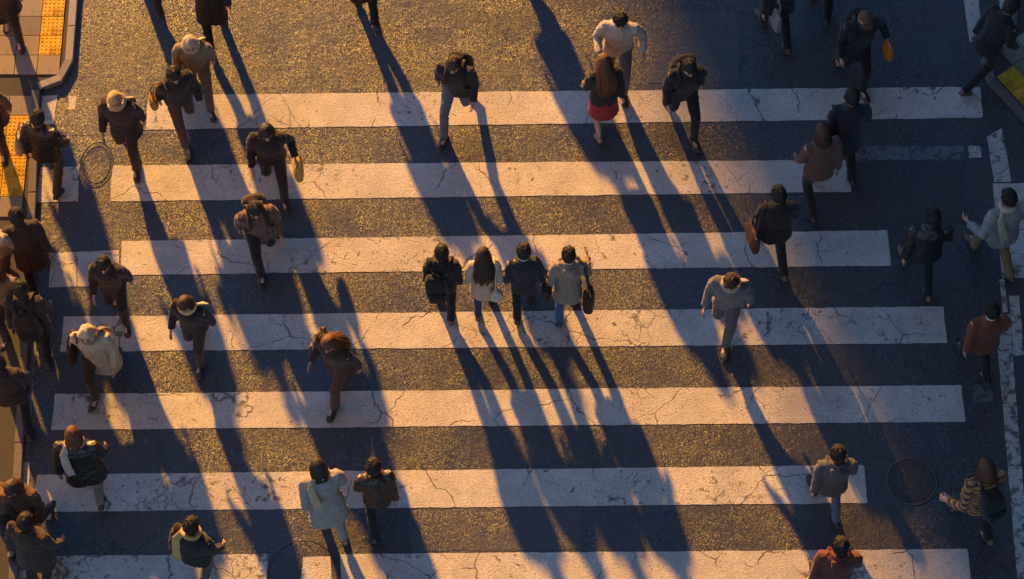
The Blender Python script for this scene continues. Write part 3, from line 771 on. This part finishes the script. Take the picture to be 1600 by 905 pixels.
BLACK = (.014, .014, .016); CHAR = (.030, .030, .034); NAVY = (.016, .022, .040); DBROWN = (.045, .027, .018); BROWN = (.11, .06, .035)
CREAM = (.44, .34, .22); BEIGE = (.42, .33, .23); GREY = (.12, .115, .112); PALE = (.30, .27, .235); RUST = (.17, .042, .018); DENIM = (.06, .10, .18); CAMEL = (.50, .34, .20); TAUPE = (.19, .145, .115)
OCHRE = (.50, .26, .04); TAN = (.30, .18, .085)

# --- the four friends in the middle, hand in hand, walking away
GF = 'four friends walking side by side in the middle'
h1 = person('man in black jacket with black backpack, leftmost of the four central walkers', 695, 497, 2, 1.63, stride=.36, fwd=1, lean=4, topc=(.016, .013, .011), legc=(.015, .013, .012), shoec=(.16, .07, .025), hair='short', hairc='black', yaw=-8, nod=6,
            RA=(.215, -.01, .86), LA=(-.215, .10, .93), bw=.94, group=GF, voxel=.010)
backpack(h1, 'black backpack on the leftmost of the four central walkers', (.012, .012, .012), dx=-.085, s=.95)
h2 = person('woman in camel coat with long dark hair, holding hands with the man in black jacket', 757, 494, -2, 1.54, stride=.30, fwd=-1, lean=3, top='coat', topc=(.58, .40, .25), legs='jeans', legc=(.03, .055, .12), shoec=(.16, .065, .03), hair='long', hairc='dark', nod=3,
            LA=(-.225, -.01, .88), RA=(.225, .06, .95), bw=.92, group=GF, voxel=.010)
tote(h2, 'cream tote bag on the right shoulder of the woman in camel coat', (.60, .50, .38), 1, y=-.205, x=.185, top=1.00, w=.045, h=.28, th=.085, strapc=(.60, .50, .38))
h3 = person('man in dark navy suit with white collar, third of the four central walkers', 818, 496, 0, 1.64, bw=.94, stride=.34, fwd=-1, lean=4, top='suit', topc=(.022, .022, .030), legc=(.016, .017, .018), shoec=(.04, .022, .012), hair='short', hairc='black', collar=(.75, .73, .70),
            LA=(-.23, .0, .86), RA=(.235, -.02, .90), group=GF, voxel=.010)
tote(h3, 'black briefcase bag at the right elbow of the man in navy suit', (.012, .012, .013), 1, y=-.12, x=.30, top=1.04, w=.15, h=.26, th=.055)
h4 = person('man in taupe hooded coat and blue jeans, rightmost of the four central walkers', 885, 500, -3, 1.64, bw=.94, stride=.34, fwd=-1, lean=3, top='coat', topc=(.27, .195, .145), legs='jeans', legc=(.05, .10, .20), shoec=(.045, .035, .03), hair='short', hairc='black', collar=(.75, .73, .70), hood=True,
            LA=(-.24, -.01, .88), RA=(.235, .30, 1.08, (.35, -.6, -1)), group=GF, voxel=.010)
tote(h4, 'large black shoulder bag of the man in taupe hooded coat', (.012, .012, .013), 1, y=-.17, x=.285, top=.99, w=.13, h=.36, th=.07, flare=1.3)

# --- the crowd, left to right, top to bottom
person('dark brown coated pedestrian on the slabs at the top left corner', 22, 66, 185, 1.72, z=SW, top='coat', topc=DBROWN, hairc='black', stride=.3)
person('pedestrian with dark trousers cut by the top edge, nearest the left pavement', 236, 14, 10, 1.7, top='coat', topc=DBROWN, legc=CHAR, stride=.5)
person('black coated pedestrian cut by the top edge, above the cream hooded one', 338, 70, 8, 1.74, top='coat', topc=BLACK, legc=BLACK, stride=.5, fwd=-1)
person('pedestrian with cream hood up and tan trousers near the top left', 316, 160, 190, 1.68, top='hoodie', topc=(.24, .17, .10), scarf=CREAM, legc=(.17, .105, .055), hair='hood', hairc=CREAM, lean=10, stride=.6)
p = person('dark jacketed walker in brown trousers just below the cream hooded one', 290, 212, 200, 1.72, topc=(.03, .02, .015), legc=BROWN, shoec=TAN, hair='short', hairc='dark', lean=8, stride=.62, fwd=-1)
tote(p, 'small yellow bag of the walker in brown trousers', OCHRE, 1, y=.05, x=.33, top=1.08, w=.09, h=.2, th=.05)
person('slim dark brown coated pedestrian in a knitted golden cap, left of the top stripe', 207, 254, 178, 1.73, top='coat', topc=(.04, .022, .015), legc=DBROWN, hair='cap', hairc=(.45, .30, .12), stride=.5, scarf=(.5, .36, .18))
p = person('black jacketed pedestrian stepping off the left kerb with a cream bag', 88, 296, -10, 1.68, mat_top=quilted(BLACK), legc=(.07, .05, .04), hairc='dark', stride=.45)
tote(p, 'cream bag hanging at the left of the black jacketed pedestrian at the kerb', CREAM, -1, y=-.03, x=.30, top=1.2, w=.13, h=.30)
person('brown coated pedestrian on the yellow tactile tiles at the left edge', 2, 236, 175, 1.72, z=SW, top='coat', topc=(.14, .07, .03), hairc='dark', stride=.35)
p = person('beige jacketed pedestrian at the left edge beside a dark coated one', 14, 450, 170, 1.72, z=SW, topc=BEIGE, legc=BROWN, hairc='brown', stride=.5)
person('dark brown coated pedestrian at the left edge, right of the beige jacketed one', 62, 448, 12, 1.74, top='coat', topc=(.035, .022, .015), legc=BLACK, hair='short', stride=.5, fwd=-1)
p = person('black coated pedestrian low on the left edge, beside the stripe with the cream hooded walker', 66, 556, 5, 1.7, top='coat', topc=(.022, .017, .014), legc=BLACK, stride=.5)
backpack(p, 'dark backpack of the black coated pedestrian at the left edge', (.02, .016, .013))
person('slim black jacketed pedestrian between the left stripe ends', 190, 500, 180, 1.66, bw=.92, topc=(.02, .016, .014), legc=BLACK, stride=.4)
p = person('pedestrian in long cream coat with the hood up, on the left', 168, 606, 172, 1.76, bw=1.02, top='long', topc=(.46, .36, .235), legc=DBROWN, hair='hood', hairc=(.46, .36, .235), lean=6, stride=.55, fwd=-1, scarf=(.24, .16, .09))
tote(p, 'dark brown shoulder bag of the pedestrian in long cream coat', (.05, .028, .016), 1, y=.0, x=.30, top=1.05)
p = person('black jacketed pedestrian with a pale golden scarf, left centre', 314, 560, 165, 1.66, topc=(.018, .015, .014), legc=DBROWN, hair='bob', hairc='brown', scarf=(.60, .42, .18), stride=.45)
p = person('dark haired pedestrian in black coat carrying a golden bag, upper left', 432, 302, 188, 1.72, bw=1.05, topc=(.022, .016, .013), legc=CHAR, hair='bob', hairc='black', stride=.55, LA=(-.30, .12, .90))
tote(p, 'golden yellow bag held out by the dark haired pedestrian, upper left', (.62, .40, .12), -1, y=.14, x=.32, top=.82, w=.16, h=.26, th=.06, hang='hand')
p = person('brown coated pedestrian just below the one with the golden bag', 414, 414, 190, 1.72, bw=1.05, top='coat', mat_top=checked((.13, .07, .038), (.05, .03, .02)), legc=BLACK, hair='short', hairc='dark', stride=.55, fwd=-1, lean=9)
backpack(p, 'dark brown backpack of the brown coated pedestrian', (.04, .025, .017))
p = person('dark coated walker with auburn hair, left of the four friends and lower', 535, 618, 150, 1.76, bw=1.1, top='coat', topc=(.035, .022, .017), legc=(.09, .055, .035), hair='long', hairc='auburn', stride=.6, lean=9, yaw=10)
tote(p, 'brown shoulder bag of the auburn haired walker', (.12, .06, .03), 1, y=-.05, x=.31, top=1.05)
p = person('pedestrian in long pale grey coat beside a black jacketed one, bottom left', 515, 828, 20, 1.74, bw=1.08, top='long', topc=PALE, legc=PALE, shoec=(.3, .2, .12), hair='bob', hairc='dark', stride=.6, lean=8, scarf=(.5, .36, .2))
person('slim black jacketed walker right of the long pale grey coat', 594, 824, 5, 1.70, bw=.92, mat_top=quilted((.03, .017, .012)), legc=BLACK, shoec=BLACK, hair='short', hairc='dark', stride=.5, fwd=-1)
p = person('auburn haired pedestrian in bulky black coat with pale scarf, lower left', 146, 778, 8, 1.72, bw=1.18, top='coat', mat_top=quilted((.017, .014, .013)), legc=TAUPE, hair='bob', hairc='auburn', scarf=(.45, .38, .30), stride=.45)
person('tan jacketed pedestrian walking below the beige jacketed one, left edge', 30, 520, 168, 1.70, z=0.0, topc=(.20, .12, .06), legc=DBROWN, hairc='brown', hair='bob', stride=.5, fwd=-1)
person('dark jacketed pedestrian on the left kerb, level with the lower stripe ends', 34, 668, 10, 1.72, topc=(.03, .02, .014), legc=BLACK, hairc='dark', stride=.5)
person('brown jacketed pedestrian beside the rust brown coat, lower left', 58, 838, 160, 1.70, bw=1.1, topc=(.10, .05, .025), legc=DBROWN, hair='bob', hairc='brown', stride=.5, fwd=-1)
person('rust brown coated pedestrian at the left edge near the bottom', 14, 842, 175, 1.74, bw=1.1, z=SW, top='coat', topc=(.16, .07, .03), hairc='auburn', stride=.45)
person('dark brown coated pedestrian in the bottom left corner', 72, 908, -15, 1.74, bw=1.12, top='coat', topc=(.05, .028, .017), legc=DBROWN, hairc='dark', stride=.5)
p = person('black jacketed pedestrian with a golden scarf at the bottom edge, left', 318, 912, -20, 1.72, bw=1.08, topc=(.018, .015, .014), legc=(.10, .09, .08), hair='short', hairc='dark', scarf=(.55, .32, .10), stride=.55)
person('black coated pedestrian cut by the top edge, left of centre', 572, 36, 12, 1.74, top='coat', topc=(.022, .015, .012), legc=BLACK, stride=.45)
p = person('black jacketed walker in blue jeans on the top stripe', 716, 196, 165, 1.74, bw=1.08, topc=(.022, .020, .022), legs='jeans', legc=(.12, .14, .17), hair='short', hairc='brown', stride=.72, lean=8, fwd=-1)
backpack(p, 'dark backpack of the walker in blue jeans', (.02, .018, .018))
p = person('man in cream jacket facing the camera at the top, right of centre', 962, 136, 182, 1.76, bw=1.05, topc=(.42, .36, .28), legc=(.10, .10, .11), hair='short', hairc='black', stride=.55, collar=(.75, .73, .70), LA=(-.30, .22, 1.0), RA=(.26, .25, 1.05))
p = person('woman in black jacket and red skirt in front of the cream jacketed man', 940, 208, 10, 1.64, topc=(.018, .016, .016), legs='skirt', legc=(.20, .22, .26), shoec=(.36, .23, .11), hair='long', hairc='auburn', stride=.5, fwd=-1)
p = person('black clad walker right of the woman in red skirt', 1062, 202, 195, 1.74, bw=1.05, topc=(.017, .016, .017), legc=BLACK, shoec=BLACK, hair='short', hairc='black', stride=.68, lean=7)
backpack(p, 'black backpack of the black clad walker near the top', (.016, .015, .016), dx=-.03)
p = person('black trousered pedestrian cut by the top edge, right half', 1210, 72, 15, 1.74, top='jacket', topc=BLACK, legc=BLACK, shoec=(.10, .06, .03), stride=.5)
tote(p, 'grey bag of the black trousered pedestrian at the top edge', (.26, .25, .26), -1, y=-.16, x=.10, top=.95, w=.12, h=.34, hang='shoulder')
person('dark pedestrian mostly cut by the top edge, between the grey bag and the orange bag', 1280, 28, 0, 1.72, top='coat', topc=BLACK, legc=BLACK, stride=.4)
p = person('dark coated pedestrian in brown hat near the orange bag, top right', 1326, 132, 195, 1.74, bw=1.08, top='coat', topc=(.020, .019, .021), legc=BLACK, hair='cap', hairc=(.10, .055, .03), stride=.55, LA=(-.36, .12, .98))
backpack(p, 'black backpack of the pedestrian in brown hat', (.018, .019, .022))
tote(p, 'orange bag held out by the pedestrian in brown hat', (.52, .20, .02), -1, y=.15, x=.39, top=.90, w=.13, h=.24, hang='hand', strapc=(.3, .3, .32))
person('navy coated pedestrian between the top two stripes on the right', 1310, 268, 10, 1.78, bw=1.05, top='coat', topc=(.014, .018, .030), legc=BLACK, hair='short', hairc='black', stride=.6)
p = person('brown jacketed walker just left of the navy coat', 1268, 322, 12, 1.74, topc=(.13, .065, .045), legc=(.022, .02, .02), hair='bob', hairc='brown', stride=.6, fwd=-1, lean=8)
p = person('black jacketed walker with brown shoulder bag above the third stripe, right', 1202, 418, 14, 1.76, bw=1.08, topc=(.018, .017, .018), legc=(.022, .02, .022), shoec=(.16, .09, .05), hair='short', hairc='black', stride=.6, lean=8)
tote(p, 'brown shoulder bag of the black jacketed walker on the right', (.10, .045, .02), -1, y=-.05, x=.31, top=1.08)
p = person('grey jacketed pedestrian right of the four friends', 1130, 526, 165, 1.74, bw=1.06, mat_top=checked(GREY, (.10, .095, .095)), legc=(.10, .09, .085), shoec=(.14, .08, .04), hair='short', hairc='brown', stride=.5, lean=8, scarf=(.42, .30, .2))
p = person('black jacketed pedestrian right of the third stripe end', 1430, 450, 8, 1.76, bw=1.1, mat_top=quilted((.016, .015, .017)), legc=BLACK, shoec=(.20, .11, .05), hair='short', hairc='black', stride=.55)
p = person('pedestrian in pale grey jacket and tan trousers at the right edge', 1548, 424, 25, 1.78, bw=1.08, topc=(.26, .23, .205), legc=(.26, .15, .07), shoec=(.12, .07, .04), hair='short', hairc='black', stride=.55, lean=8, LA=(-.40, .20, 1.08, (-.3, -1, -.5)), scarf=(.45, .33, .22))
person('rust red jacketed pedestrian at the right edge', 1520, 588, 15, 1.68, bw=1.08, topc=RUST, legc=BLACK, shoec=BLACK, hair='short', hairc='black', stride=.45, collar=(.6, .56, .5))
person('black clad person striding off the top right pavement corner', 1532, 130, -50, 1.76, topc=(.012, .012, .014), legc=BLACK, shoec=(.2, .11, .06), hair='short', hairc='black', stride=.75, lean=16)
p = person('grey jacketed pedestrian in faded jeans on the right end of the sixth stripe', 1288, 806, 10, 1.72, topc=(.10, .09, .085), legs='jeans', legc=(.11, .13, .18), hair='short', hairc='dark', stride=.45, hood=True)
person('red brown jacketed pedestrian at the bottom edge, right', 1290, 946, 5, 1.76, bw=1.1, topc=(.13, .036, .024), legc=BLACK, hair='short', hairc='black', stride=.5, hood=True)
p = person('pedestrian with orange striped jumper and black backpack, bottom right', 1514, 832, 25, 1.76, bw=1.08, top='hoodie', legc=BLACK, shoec=(.22, .12, .05), hair='bob', hairc='auburn', stride=.55, lean=9, LA=(-.42, .10, 1.02), mat_top=striped((.42, .17, .045), (.05, .03, .02)))
backpack(p, 'black backpack over the orange striped jumper', (.016, .015, .016))
# one more person just above the picture: only the shadow falls into it
person('dark coated pedestrian just above the top edge whose shadow enters left of centre', 800, -62, 0, 1.76, bw=1.1, top='coat', topc=CHAR)

# ------------------------------------------------------------------ finish the remeshed pieces: bake them and press folds into the cloth
bpy.context.view_layer.update()
dg = bpy.context.evaluated_depsgraph_get()
baked = []
for o, amp, freq, mat in JOBS:
    baked.append(bpy.data.meshes.new_from_object(o.evaluated_get(dg)))
for (o, amp, freq, mat), me in zip(JOBS, baked):
    old = o.data; nm = o.data.name; o.modifiers.clear(); o.data = me; bpy.data.meshes.remove(old); me.name = nm
    n = len(me.vertices)
    if n == 0: continue
    if not me.materials: me.materials.append(mat)
    if amp:
        P = np.empty(n*3); me.vertices.foreach_get('co', P); P = P.reshape(-1, 3)
        Nn = np.empty(n*3); me.vertex_normals.foreach_get('vector', Nn); Nn = Nn.reshape(-1, 3)
        r = np.random.default_rng(abs(hash(round(float(P[:, 0].sum()), 3))) % 2**31); d = np.zeros(n); Q = P*freq
        for _ in range(5):
            a = r.normal(size=3); a[2] *= .75; a /= np.linalg.norm(a); fq = r.uniform(16, 44)
            w = 1.3*np.sin(Q @ r.normal(size=3)*9 + r.uniform(0, 6)) + .9*np.sin(Q @ r.normal(size=3)*17 + r.uniform(0, 6))
            s = np.sin(Q @ a*fq + w + r.uniform(0, 6)); d += (1 - np.abs(s))**1.6*.9 - .35
        d *= amp/1.6
        if o.get('vent'):
            z0 = P[:, 2].min(); back = (P[:, 1] < -.04) & (P[:, 2] < 1.02)
            d -= np.where(back, .016*np.exp(-(P[:, 0]/.010)**2)*np.clip((1.02 - P[:, 2])/.08, 0, 1), 0)
            d -= np.where((P[:, 1] < -.04) & (P[:, 2] >= 1.0), .003*np.exp(-(P[:, 0]/.010)**2), 0)
        P = P + Nn*d[:, None]
        me.vertices.foreach_set('co', P.ravel()); me.update()
    me.polygons.foreach_set('use_smooth', [True]*len(me.polygons))
    if 'vent' in o: del o['vent']
tris = sum(len(m.loop_triangles) if m.loop_triangles else sum(len(p.vertices) - 2 for p in m.polygons) for m in baked)
print('TRIS', tris)
